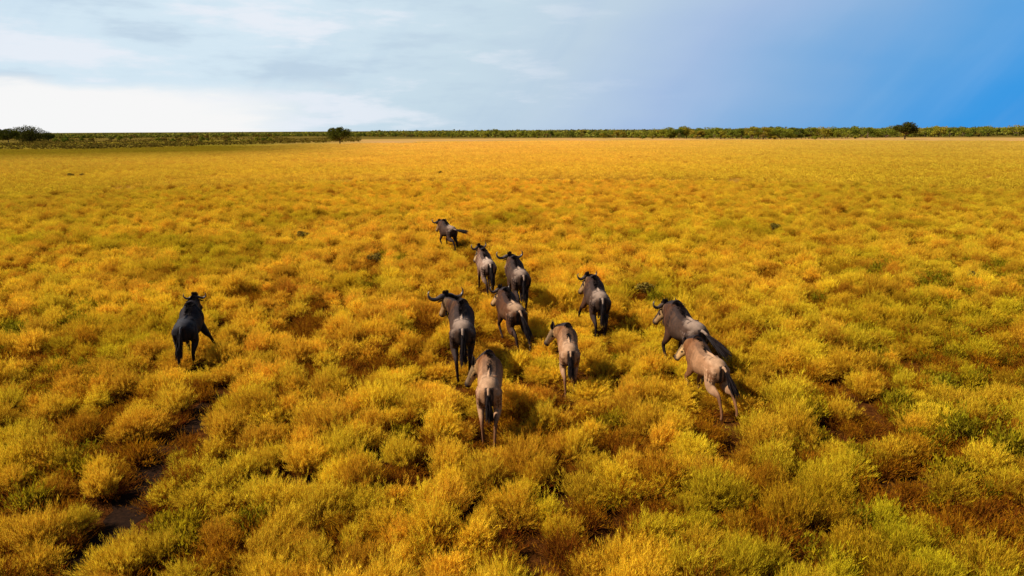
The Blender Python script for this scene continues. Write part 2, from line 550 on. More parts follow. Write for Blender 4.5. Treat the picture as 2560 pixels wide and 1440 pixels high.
GREEN = [(at_z(2350, 900), 2.6), (at_z(2480, 800), 2.4), (at_z(2280, 1080), 1.4), (at_z(2150, 1160), 1.0), (at_z(40, 840), 2.0),
         (at_z(1650, 760), 1.0), (at_z(200, 960), 1.2), (at_z(950, 665), 1.2), (at_z(100, 1220), 1.0), (at_z(340, 1360), .7), (at_z(2330, 720), 3.0), (at_z(2420, 980), 2.0), (at_z(2200, 1000), 1.0), (at_z(2300, 1250), 1.2), (at_z(2050, 1330), .8), (at_z(2540, 700), 2.5)]


def tint_at(x, y):
    """colour drift of the field: orange in the middle, yellower to the right, olive to the far left; a vignette painted in at the sides"""
    d = math.hypot(x, y)
    t = x / max(y, 1.0)
    base = np.array([.74, .455, .026])
    yel = np.array([.70, .475, .024]); org = np.array([.80, .445, .040]); olive = np.array([.42, .32, .008]); rust = np.array([.36, .12, .007])
    wv = .5 + .8 * fnoise(x, y, .06, 3.1) + .5 * fnoise(x, y, .35, 7.7)
    wv = min(1, max(0, (wv - .2) * 1.6)); c = base * .5 + (org * .55 * wv + yel * (1 - .55 * wv)) * .6 - base * .1
    k = min(1, max(0, (t - .12) / .40)); c = c * (1 - .75 * k) + yel * .75 * k
    k = min(1, max(0, (-t - .25) / .40)); c = c * (1 - .45 * k) + yel * .45 * k
    k = min(1, max(0, (d - 30) / 90)) * (1 - min(1, abs(t + .05) / .45)); c = c * (1 - .6 * k) + org * .6 * k
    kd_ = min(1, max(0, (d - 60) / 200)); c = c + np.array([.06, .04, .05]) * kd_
    side = min(1, max(0, (abs(t + .02) - .12) / .5)) * min(1, max(0, (d - 25) / 40)); c = c * (1 - .26 * side)  # vignette painted into the tint: grass darkens towards both sides
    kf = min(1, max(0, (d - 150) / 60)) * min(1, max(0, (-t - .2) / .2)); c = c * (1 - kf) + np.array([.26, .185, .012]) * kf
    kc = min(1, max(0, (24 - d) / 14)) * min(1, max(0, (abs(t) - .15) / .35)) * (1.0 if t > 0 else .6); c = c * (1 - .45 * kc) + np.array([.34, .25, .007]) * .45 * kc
    g = fnoise(x, y, .22, 12.3)
    if g > .18 and d < 45:
        k = min(1, (g - .18) * 4); c = c * (1 - .55 * k) + olive * .55 * k
    g = fnoise(x, y, .45, 22.9)
    if g > .2 and d < 60:
        k = min(1, (g - .2) * 4); c = c * (1 - .3 * k) + rust * .3 * k
    return c


pts, idx, rot, scl, tin = [], [], [], [], []
wp, wi, wr, ws, wt = [], [], [], [], []
NEAR = 72.0
cell = .47
y = -6.0
while y < NEAR + 2:
    half = max(9.0, (y + 6) * .88 + 4)
    x = -half
    while x < half:
        X = x + random.uniform(-.5, .5) * cell; Y = y + random.uniform(-.5, .5) * cell
        x += cell
        d = math.hypot(X, Y)
        if d > NEAR: continue
        if d < 30 and any(seg_d(X, Y, s) < .26 for s in segs[:7]): continue
        hmul = 1.0
        if d < 45:
            fd = min((seg_d(X, Y, s) - s[4]) for s in foot)
            if fd < 0: 
                if random.random() < .45: continue
                hmul = .62
            elif fd < .45: hmul = .72
        gap = .75 * fnoise(X, Y, 1.25, 5.5) + .7 * fnoise(X, Y, 2.6, 9.1) + .25 * fnoise(X, Y, .3, 2.2)
        thr = -.34 if d < 16 else (-.38 if d < 26 else -.48)
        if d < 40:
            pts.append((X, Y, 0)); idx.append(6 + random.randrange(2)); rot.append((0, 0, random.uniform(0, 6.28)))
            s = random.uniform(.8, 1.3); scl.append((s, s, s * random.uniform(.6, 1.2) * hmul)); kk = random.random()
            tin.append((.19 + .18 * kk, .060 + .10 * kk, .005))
        if gap < thr: continue
        if d < 30 and any(seg_d(X, Y, s) < s[4] + .16 for s in segs): continue
        s = random.uniform(.60, 1.18) * (1 + .35 * max(-.6, min(.6, gap)))
        g = 0
        for c, r_ in GREEN:
            q = math.hypot(X - c.x, Y - c.y) / r_
            if q < 1.3: g = max(g, 1.3 - q)
        if random.random() < g * .6 or (random.random() < .02 and d < 40):
            wp.append((X, Y, 0)); wi.append(random.randrange(3)); wr.append((0, 0, random.uniform(0, 6.28)))
            ws.append((s * 1.1, s * 1.1, s * hmul)); kk = random.random()
            wt.append((.22 + .13 * kk, .185 + .05 * kk, .007)); continue
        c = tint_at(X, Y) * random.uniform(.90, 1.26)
        c = c * np.array([1, random.uniform(.86, 1.10), 1])
        if random.random() < .10: c = c * np.array([.72, .58, .6])
        pts.append((X, Y, 0)); idx.append(random.randrange(6)); rot.append((random.uniform(-.12, .12), random.uniform(-.12, .12), random.uniform(0, 6.28)))
        scl.append((s, s, s * random.uniform(.8, 1.2) * hmul)); tin.append(tuple(c))
    y += cell
print('near tussocks', len(pts), 'weeds', len(wp))
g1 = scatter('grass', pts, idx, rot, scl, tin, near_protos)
tag(g1, 'dense golden yellow grass tussocks covering the near field around the wildebeest', 'grass', kind='stuff')
g3 = scatter('green_weeds', wp, wi, wr, ws, wt, weed_protos)
tag(g3, 'low olive green weeds growing between the golden tussocks', 'weeds', kind='stuff')

pts, idx, rot, scl, tin = [], [], [], [], []
P_ = 9.0
y = 36.0
while y < 500:
    half = y * .92 + 30
    x = -half
    while x < half:
        X = x + random.uniform(-1, 1); Y = y + random.uniform(-1, 1); x += P_
        d = math.hypot(X, Y)
        t = X / Y
        if d < NEAR + 2.5 or d > (345 if t > -.12 else 290) + 25 * fnoise(X, Y, .03, 1.5): continue
        hm = 1.0
        if d > 215 + 25 * fnoise(X, Y, .02, 4) and t < -.30 + .1 * fnoise(X, Y, .01, 2): hm = .5
        elif d > 300: hm = .7
        pts.append((X, Y, -.03)); idx.append(random.randrange(4)); rot.append((0, 0, random.uniform(0, 6.28)))
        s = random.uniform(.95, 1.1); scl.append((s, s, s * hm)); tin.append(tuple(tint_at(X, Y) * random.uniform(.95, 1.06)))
    y += P_
print('patches', len(pts))
g2 = scatter('distant_grass', pts, idx, rot, scl, tin, patch_protos)
tag(g2, 'golden orange grassland stretching from beyond the herd to the woodland', 'grass', kind='stuff')

# ------------------------------------------------------------------ trees and shrubs
M_bark, nt, out = new_mat('bark')
tcn = nt.add('ShaderNodeTexCoord')
principled(nt, out, nt.ramp(nt.noise(tcn.outputs['Object'], 5.0, 4.0, .6), [(.3, (.07, .04, .025)), (.7, (.16, .10, .06))]), .95, .1)
M_leaf = foliage_mat('acacia_leaves', (.07, .075, .015), instancer=False, transl=.25,
                     fixed=[(0.0, (.08, .10, .012)), (.35, (.16, .17, .014)), (.65, (.23, .22, .016)), (1.0, (.30, .21, .02))])
M_brush = foliage_mat('brush_leaves', (.10, .07, .02), instancer=False, transl=.25,
                      fixed=[(0.0, (.10, .09, .018)), (.5, (.17, .12, .012)), (1.0, (.22, .14, .03))])


def tube(V, Fc, pts_, radii, seg=6):
    b = len(V)
    for i, (p, r) in enumerate(zip(pts_, radii)):
        p = Vector(p)
        d = (Vector(pts_[min(i + 1, len(pts_) - 1)]) - Vector(pts_[max(i - 1, 0)])).normalized()
        s = d.cross(Vector((.3, 1, .1))).normalized(); u_ = s.cross(d)
        for k in range(seg):
            a = 2 * math.pi * k / seg
            q = p + s * math.cos(a) * r + u_ * math.sin(a) * r
            V.append((q.x, q.y, q.z))
    for i in range(len(pts_) - 1):
        for k in range(seg):
            k2 = (k + 1) % seg
            Fc.append((b + i * seg + k, b + i * seg + k2, b + (i + 1) * seg + k2, b + (i + 1) * seg + k))
    Fc.append(tuple(b + k for k in range(seg))[::-1])
    Fc.append(tuple(b + (len(pts_) - 1) * seg + k for k in range(seg)))


def tree_meshes(name, seed, H=6.5, W=7.0, trunk_h=1.4, blobs=9, leaves=1500, leaf=.42, flat=.6, mat=None, low=.12):
    g = random.Random(seed)
    V, Fc = [], []
    bl = []
    for i in range(blobs):
        a = g.uniform(0, 6.28); r = (W / 2) * math.sqrt(g.uniform(.0, .62))
        z = H * g.uniform(low + .14, .80)
        br = W * g.uniform(.15, .25)
        if i == 0: r, z = 0, H * .78
        z = min(z, H - br * flat)
        bl.append((r * math.cos(a), r * math.sin(a), z, br))
    fork = Vector((g.uniform(-.2, .2), g.uniform(-.2, .2), trunk_h))
    tube(V, Fc, [(0, 0, -.2), (.05, .02, trunk_h * .5), tuple(fork)], [H * .040, H * .030, H * .026])
    for x, y, z, r in bl:
        m = fork.lerp(Vector((x, y, z)), .5) + Vector((g.uniform(-.3, .3), g.uniform(-.3, .3), -.15 * z))
        tube(V, Fc, [tuple(fork - Vector((0, 0, .15))), tuple(m), (x, y, z)], [H * .018, H * .011, H * .004], 5)
    trunk = mesh_np(name + '_trunk', np.array(V), Fc, [M_bark], smooth=True)
    V, Fc, ht, rd = [], [], [], []
    for i in range(leaves):
        x, y, z, r = bl[g.randrange(blobs)]
        # leaves gather in sprays on each limb's end
        n_ = Vector((g.gauss(0, 1), g.gauss(0, 1), g.gauss(0, 1))).normalized()
        rr = r * g.uniform(.55, 1.05) * (1 + .22 * noise.noise(Vector((n_.x * 2.2 + x, n_.y * 2.2 + y, n_.z * 2.2 + z))))
        p = Vector((x, y, z)) + Vector((n_.x * rr, n_.y * rr, n_.z * rr * flat))
        d = Vector((g.gauss(0, 1), g.gauss(0, 1), g.gauss(0, .6))).normalized() * leaf * g.uniform(.6, 1.3)
        e = d.cross(Vector((g.gauss(0, 1), g.gauss(0, 1), g.gauss(0, 1)))).normalized() * leaf * g.uniform(.25, .5)
        b = len(V)
        V += [tuple(p - d * .5), tuple(p + e), tuple(p + d * .5), tuple(p - e)]
        Fc.append((b, b + 1, b + 2, b + 3))
        ht += [g.uniform(.6, 1)] * 4; rd += [g.random()] * 4
    crown = mesh_np(name + '_crown', np.array(V), Fc, [mat or M_leaf], dict(ht=ht, rnd=rd))
    return trunk, crown


VAR = [tree_meshes('acacia', 40 + i, H=[6.2, 5.4, 7.2, 5.8, 4.8][i], W=[7.5, 7.0, 7.6, 8.5, 6.0][i], trunk_h=[1.2, .9, 1.6, 1.1, .8][i], blobs=[10, 9, 11, 12, 8][i]) for i in range(5)]
SH = [tree_meshes('shrub', 70 + i, H=[2.2, 1.7, 2.8][i], W=[3.4, 3.0, 3.6][i], trunk_h=.3, blobs=6, leaves=700, leaf=.26, mat=[M_leaf, M_leaf, M_brush][i], low=.15, flat=.7) for i in range(3)]


def tree(name, loc, label, cat, group, meshes, s=1.0, rz=0.0, sz=1.0):
    e = empty(name, (loc[0], loc[1], 0), rz)
    e.scale = (s, s, s * sz)
    tag(e, label, cat, group)
    link('trunk', meshes[0], e); link('crown', meshes[1], e)
    return e


M_dark = foliage_mat('dark_acacia_leaves', (.04, .035, .01), instancer=False, transl=.2, fixed=[(0.0, (.055, .055, .008)), (1.0, (.055, .055, .008))])
M_midgreen = foliage_mat('mid_acacia_leaves', (.04, .035, .01), instancer=False, transl=.2, fixed=[(0.0, (.085, .090, .010)), (1.0, (.085, .09, .01))])
lone = tree_meshes('lone_acacia', 91, mat=M_midgreen, H=7.0, W=8.4, trunk_h=1.9, blobs=16, leaves=6000, leaf=.36, flat=.70, low=.20)
tree('acacia_tree', at_z(850, 361), 'lone rounded dark green acacia standing in open grass left of centre', 'tree', None, lone, 1.08, .6)
M_dark = foliage_mat('dark_acacia_leaves', (.04, .035, .01), instancer=False, transl=.2, fixed=[(0.0, (.055, .055, .008)), (1.0, (.055, .055, .008))])
lone2 = tree_meshes('lone_acacia_right', 95, mat=M_dark, H=8.0, W=10.0, trunk_h=2.4, blobs=16, leaves=6000, leaf=.42, flat=.60, low=.22)
tree('acacia_tree', at_z(2262, 348), 'lone dark acacia on a bare trunk before the woodland belt at far right', 'tree', None, lone2, 1.12, 2.0)
# the clump of big trees at the left edge
bigl = tree_meshes('big_acacia', 97, mat=M_dark, H=9.6, W=19.0, trunk_h=1.4, blobs=20, leaves=6000, leaf=.55, flat=.7, low=.02)
tree('acacia_tree', at_z(75, 357), 'broad dark green tree rising highest over the left end of the horizon', 'tree', None, bigl, .98, .3)
tree('acacia_tree', at_z(22, 360), 'dark tree at the left edge of the picture, lower than the broad one beside it', 'tree', None, lone, 1.15, 1.3)
tree('acacia_tree', at_z(122, 356), 'low dark tree sloping off to the right of the broad tree at the left end', 'tree', None, lone, .85, 2.3)
tree('acacia_tree', at_z(-40, 360), 'dark tree cut by the left edge of the picture', 'tree', None, VAR[2], .9, .3)

TG = [('acacia_tree', 'small green acacia in the long woodland belt along the right half of the horizon', 'trees of the woodland belt on the right'),
      ('acacia_tree', 'small dark tree in the thin distant row left of centre on the horizon', 'trees of the distant row on the left'),
      ('shrub', 'low brownish shrub in the dull scrubland at the far left below the horizon', 'shrubs of the scrubland on the left'),
      ('shrub', 'low shrub at the foot of the woodland belt where the golden grass ends', 'shrubs along the edge of the woodland')]
# front row of the belt, thick between 1650 and 2110
YB = [(-400, 343), (640, 341), (880, 343), (1280, 345), (1650, 347), (1900, 348.5), (2110, 346.5), (2300, 344), (2560, 340.5), (3400, 336)]


def ybase(px):
    return float(np.interp(px, [a[0] for a in YB], [a[1] for a in YB]))


def zone_label(px, rear):
    if rear: return 'green tree in the rear row of the tall woodland belt right of centre', 'rear row trees of the tall belt'
    if px < 1150: return 'small yellow green tree of the low belt just right of the lone rounded acacia', 'trees of the low belt near the lone acacia'
    if px < 1660: return 'small green tree of the low belt above the orange middle of the field', 'trees of the low belt in the middle'
    if px < 2112: return 'green tree in the front row of the tall woodland belt right of centre', 'front row trees of the tall belt'
    if px < 2330: return 'green tree of the belt standing behind the lone dark acacia at far right', 'belt trees behind the lone dark acacia'
    return 'dark green tree of the belt between the lone dark acacia and the right edge', 'belt trees at the right edge'


def belt(n_, x0, x1, b0, b1, s0, s1, rear=False):
    for i in range(n_):
        px = x0 + (x1 - x0) * (i + random.uniform(.1, .9)) / n_
        by = ybase(px) - random.uniform(b0, b1)
        m = VAR[random.randrange(5)]
        lab, grp = zone_label(px, rear)
        tree('acacia_tree', at_z(px, by), lab, 'tree', grp, m, random.uniform(s0, s1), random.uniform(0, 6.28), random.uniform(.85, 1.1))
belt(44, 1650, 2110, 0, 1.5, .95, 1.15)
belt(20, 1640, 2112, 2.5, 6, 1.0, 1.2, True)
belt(38, 2110, 2570, 0, 3, .95, 1.25)
belt(50, 1130, 1660, 0, 3, .65, .95)
belt(30, 880, 1150, 0, 2, .5, .8)
for i in range(26):
    px = 640 + 250 * (i + random.random()) / 26
    tree('acacia_tree', at_z(px, random.uniform(340, 343)), TG[1][1], 'tree', TG[1][2], VAR[random.randrange(5)], random.uniform(.4, .72), random.uniform(0, 6.28))
for i in range(70):
    px = 130 + 560 * random.random()
    tree('shrub', at_z(px, random.uniform(343, 358)), TG[2][1], 'shrub', TG[2][2], SH[random.randrange(3)], random.uniform(.8, 1.5), random.uniform(0, 6.28))
for i in range(40):
    px = 950 + 1600 * random.random()
    tree('shrub', at_z(px, ybase(px) + random.uniform(-1, 1.5)), TG[3][1], 'shrub', TG[3][2], SH[random.randrange(3)], random.uniform(.7, 1.2), random.uniform(0, 6.28))
# shrubs one can point to in the grass
for px, py, s, lab in [(300, 352, 1.7, 'dark round bush in the scrubland between the left tree clump and the lone acacia'),
                       (175, 447, .42, 'small dark bush alone in the grass high on the left side of the field'),
                       (207, 443, .30, 'tiny dark bush just right of another small bush high on the left side'),
                       (1102, 441, .40, 'small brown bush in the orange grass far beyond the farthest wildebeest'),
                       (945, 668, .36, 'dark green bush left of the two wildebeest at the front of the herd'),
                       (752, 607, .36, 'flat dark brown bush in the grass left of the farthest wildebeest'),
                       (1838, 526, .30, 'small dark bush in the grass to the upper right of the herd'),
                       (1932, 582, .32, 'small brown bush below and right of another dark one on the right of the field'),
                       (2425, 720, .36, 'dark bush in the yellow grass near the right edge of the field'),
                       (1612, 748, .34, 'dark straggly bush between the plump wildebeest and the one seen from the side')]:
    tree('shrub', at_z(px, py), lab, 'shrub', None, SH[0 if s > 1 else 2], s * (1 if s > 1 else .65), random.uniform(0, 6))
# the far-off wood that closes the horizon, seen as one mass
V, Fc, ht, rd = [], [], [], []
g = np.random.default_rng(5)
m_ = 60000
aa = g.uniform(-.95, .95, m_); d0 = np.array([(at_z(q_, ybase(q_) - 2.0).length if q_ > 760 else 800.0) / 1.1 for q_ in 1280 + F / math.cos(R(PITCH)) * np.tan(aa)])
dd = d0 + (2300 - d0) * g.uniform(0, 1, m_) ** 1.9
cx, cy = dd * np.sin(aa) * 1.1, dd * np.cos(aa) * 1.1
ob = 620 + 0 * cx
keep = np.array([fnoise(x, y, .006, 2.2) > -.35 for x, y in zip(cx, cy)])
cx, cy = cx[keep], cy[keep]
m_ = len(cx)
nd_ = np.clip((np.hypot(cx, cy) - 360) / 400, 0, 1)
hh = (.45 + .55 * nd_) * np.where(cx / cy > -.2, 1.0, .62) * np.array([4.2 + 2.6 * fnoise(x, y, .02, 8.8) for x, y in zip(cx, cy)]) * g.uniform(.55, 1.15, m_)
c = np.stack([cx, cy, hh * g.uniform(.2, 1.0, m_)], 1)
tri = []
for k in range(4):
    cc = c + g.normal(size=(m_, 3)) * np.array([2.0, 2.0, .5])
    d = g.normal(size=(m_, 3)) * np.array([1, 1, .5]); d /= np.linalg.norm(d, axis=1)[:, None]
    e = np.cross(d, g.normal(size=(m_, 3))); e /= np.linalg.norm(e, axis=1)[:, None]
    L = (g.uniform(.5, 1.2, m_) * (.6 + nd_))[:, None]
    tri.append(np.stack([cc - d * L, cc + e * L * .5, cc + d * L, cc - e * L * .5], 1).reshape(-1, 3))
V = np.concatenate(tri); V[:, 2] = np.maximum(V[:, 2], .05)
Fc = np.arange(len(V)).reshape(-1, 4)
M_wood = foliage_mat('far_wood_leaves', (.05, .06, .015), instancer=False, transl=.2, fixed=[(0, (.19, .17, .022)), (1, (.19, .17, .022))])
wood = link('distant_woodland', mesh_np('distant_woodland', V, Fc, [M_wood], dict(ht=np.repeat(g.uniform(.5, 1, len(V) // 4), 4), rnd=np.repeat(g.uniform(0, 1, len(V) // 4), 4))))
tag(wood, 'far-off dark green bushland closing the horizon behind the nearer trees', 'woodland', kind='stuff')

m_ = 9000
px = g.uniform(-200, 900, m_); V = []
lw = []
for i in range(m_):
    q = at_z(px[i], g.uniform(339, 374 - max(0, px[i] - 250) * .030))
    if fnoise(q.x, q.y, .03, 6.6) < -.02: continue
    lw.append((q.x, q.y, 1.3 * g.uniform(.2, 1.0)))
c = np.array(lw); m_ = len(c)
tri = []
for k in range(5):
    cc = c * np.array([1, 1, .8]) + g.normal(size=(m_, 3)) * np.array([.7, .7, .12])
    d = g.normal(size=(m_, 3)) * np.array([1, 1, .5]); d /= np.linalg.norm(d, axis=1)[:, None]
    e = np.cross(d, g.normal(size=(m_, 3))); e /= np.linalg.norm(e, axis=1)[:, None]
    L = g.uniform(.25, .6, m_)[:, None]
    tri.append(np.stack([cc - d * L, cc + e * L * .5, cc + d * L, cc - e * L * .5], 1).reshape(-1, 3))
V = np.concatenate(tri); V[:, 2] = np.maximum(V[:, 2], .05)
Fc = np.arange(len(V)).reshape(-1, 4)
M_scrub = foliage_mat('scrub_leaves', (.09, .06, .015), instancer=False, transl=.2, fixed=[(0, (.13, .092, .010)), (1, (.13, .092, .010))])
scrub = link('scrubland', mesh_np('scrubland', V, Fc, [M_scrub], dict(ht=np.repeat(g.uniform(.3, 1, len(V) // 4), 4), rnd=np.repeat(g.uniform(0, 1, len(V) // 4), 4))))
tag(scrub, 'dull brown knee high scrub covering the plain at the far left', 'scrub', kind='stuff')

# ------------------------------------------------------------------ wildebeest
def fur_mat(name, rough, spec):
    m, nt, out = new_mat(name)
    a = nt.add('ShaderNodeAttribute', attribute_type='GEOMETRY', attribute_name='furcol')
    t_ = nt.add('ShaderNodeTexCoord')
    n_ = nt.noise(t_.outputs['Object'], 85.0, 4.0, .7)
    n2_ = nt.noise(t_.outputs['Object'], 9.0, 4.0, .6)
    c = nt.mix(1.0, a.outputs['Color'], nt.mix(n_, (.55, .55, .55), (1.45, 1.45, 1.45)), 'MULTIPLY')
    c = nt.mix(1.0, c, nt.mix(nt.smooth(n2_, .35, .68), (.80, .78, .76), (1.12, 1.10, 1.08)), 'MULTIPLY')
    p = principled(nt, out, c, rough, spec)
    b = nt.add('ShaderNodeBump'); b.inputs['Strength'].default_value = .5; b.inputs['Distance'].default_value = .012
    nt.put(b.inputs['Height'], n_); nt.l.new(b.outputs[0], p.inputs['Normal'])
    return m


M_fur = fur_mat('wildebeest_fur', .72, .09)
M_hair, nt, out = new_mat('black_hair')
principled(nt, out, (.010, .006, .006), .6, .12)
M_horn, nt, out = new_mat('horn')
t_ = nt.add('ShaderNodeTexCoord')
principled(nt, out, nt.ramp(nt.noise(t_.outputs['Object'], 12.0, 3.0, .6), [(.35, (.025, .017, .014)), (.7, (.08, .055, .04))]), .35, .5)


def bez(pts_, n_):
    """Catmull-Rom through rows (any width)"""
    P0 = np.array(pts_, float)
    P_2 = np.vstack([2 * P0[0] - P0[1], P0, 2 * P0[-1] - P0[-2]])
    res = []
    m = len(P0) - 1
    for i in range(n_):
        t = i / (n_ - 1) * m; k = min(int(t), m - 1); f = t - k
        a, b, c, d = P_2[k:k + 4]
        res.append(.5 * ((2 * b) + (-a + c) * f + (2 * a - 5 * b + 4 * c - d) * f * f + (-a + 3 * b - 3 * c + d) * f ** 3))
    return np.array(res)


class Body:
    def __init__(s):
        s.V, s.F, s.info = [], [], []

    def loft(s, rows, side, part, n_=24, seg=16, sq=1.0):
        """rows: x y z halfwidth halfheight; side: reference side vector"""
        rows = bez(rows, n_)
        C = rows[:, :3]
        b = len(s.V)
        for i in range(n_):
            d = C[min(i + 1, n_ - 1)] - C[max(i - 1, 0)]
            d /= np.linalg.norm(d) + 1e-9
            sd = np.array(side if np.ndim(side) == 1 else side[i]); sd = sd - d * sd.dot(d); sd /= np.linalg.norm(sd)
            up = np.cross(sd, d)
            for k in range(seg):
                a = 2 * math.pi * k / seg
                ca_, sa_ = math.cos(a), math.sin(a)
                s.V.append(C[i] + sd * ca_ * abs(rows[i, 3]) + up * sa_ * abs(rows[i, 4]))
                s.info.append((part, i / (n_ - 1), ca_, sa_))
        for i in range(n_ - 1):
            for k in range(seg):
                k2 = (k + 1) % seg
                s.F.append((b + i * seg + k, b + i * seg + k2, b + (i + 1) * seg + k2, b + (i + 1) * seg + k))
        for i, rev in ((0, 1), (n_ - 1, 0)):
            s.V.append(C[i]); s.info.append((part, i / (n_ - 1), 0, 0)); cidx = len(s.V) - 1
            for k in range(seg):
                k2 = (k + 1) % seg
                f = (b + i * seg + k, b + i * seg + k2, cidx)
                s.F.append(f[::-1] if rev else f)


def chain(start, segs_):
    """follow segments (length, angle from straight down, forward positive)"""
    p = np.array(start, float); outp = [p.copy()]
    for L, a in segs_:
        p = p + np.array([0, math.sin(R(a)) * L, -math.cos(R(a)) * L]); outp.append(p.copy())
    return outp


# per leg: swing and fold; order front left, front right, hind left, hind right
GAIT = dict(
    a=((22, 0), (-8, 20), (-20, 0), (6, 0)), b=((30, 60), (12, 20), (-30, 10), (-14, 0)), c=((10, 0), (-10, 30), (-14, 0), (8, 6)),
    d=((34, 70), (20, 30), (-26, 6), (-38, 14)), e=((48, 24), (4, 0), (-6, 0), (4, 0)), f=((16, 20), (2, 0), (-8, 0), (-26, 6)),
    e2=((4, 10), (40, 6), (-12, 0), (8, 0)))
TONES = dict(
    grey=dict(rump=(.22, .155, .115), flank=(.040, .021, .013), neck=(.055, .022, .010), leg=(.010, .0045, .004), head=(.25, .15, .065), stripe=.85),
    pale=dict(rump=(.32, .235, .18), flank=(.17, .105, .075), neck=(.10, .040, .017), leg=(.020, .009, .006), head=(.36, .25, .12), stripe=.7),
    brown=dict(rump=(.28, .175, .105), flank=(.060, .022, .008), neck=(.045, .016, .006), leg=(.016, .007, .005), head=(.32, .19, .08), stripe=.5),
    tan=dict(rump=(.31, .185, .105), flank=(.20, .092, .038), neck=(.13, .050, .017), leg=(.13, .058, .026), head=(.46, .28, .115), stripe=.3),
    black=dict(rump=(.030, .030, .036), flank=(.008, .007, .009), neck=(.006, .005, .006), leg=(.007, .005, .005), head=(.006, .005, .005), stripe=.2))


def lerp3(a, b, t):
    t = max(0, min(1, t)); return tuple(a[i] * (1 - t) + b[i] * t for i in range(3))


def hair_blades(rootdirs, w0, seed):
    """tapered bent blades: list of (root, tip, bend, width)"""
    V, Fc = [], []
    g_ = random.Random(seed)
    for r0, tip, bend, wd in rootdirs:
        r0, tip, bend = Vector(r0), Vector(tip), Vector(bend)
        ax = (tip - r0).normalized()
        sd = ax.cross(Vector((g_.gauss(0, 1), g_.gauss(0, 1), g_.gauss(0, 1)))).normalized()
        nn = ax.cross(sd)
        b = len(V)
        for t in (0, .35, .7):
            p = r0.lerp(tip, t) + bend * (4 * t * (1 - t))
            ww = wd * (1 - .45 * t)
            for a in (0, 2.09, 4.19):
                q = p + sd * math.cos(a) * ww + nn * math.sin(a) * ww
                V.append(tuple(q))
        V.append(tuple(tip))
        for i in range(2):
            for k in range(3):
                k2 = (k + 1) % 3
                Fc.append((b + i * 3 + k, b + i * 3 + k2, b + (i + 1) * 3 + k2, b + (i + 1) * 3 + k))
        for k in range(3):
            Fc.append((b + 6 + k, b + 6 + (k + 1) % 3, b + 9))
        Fc.append((b + 2, b + 1, b))
    return np.array(V), Fc


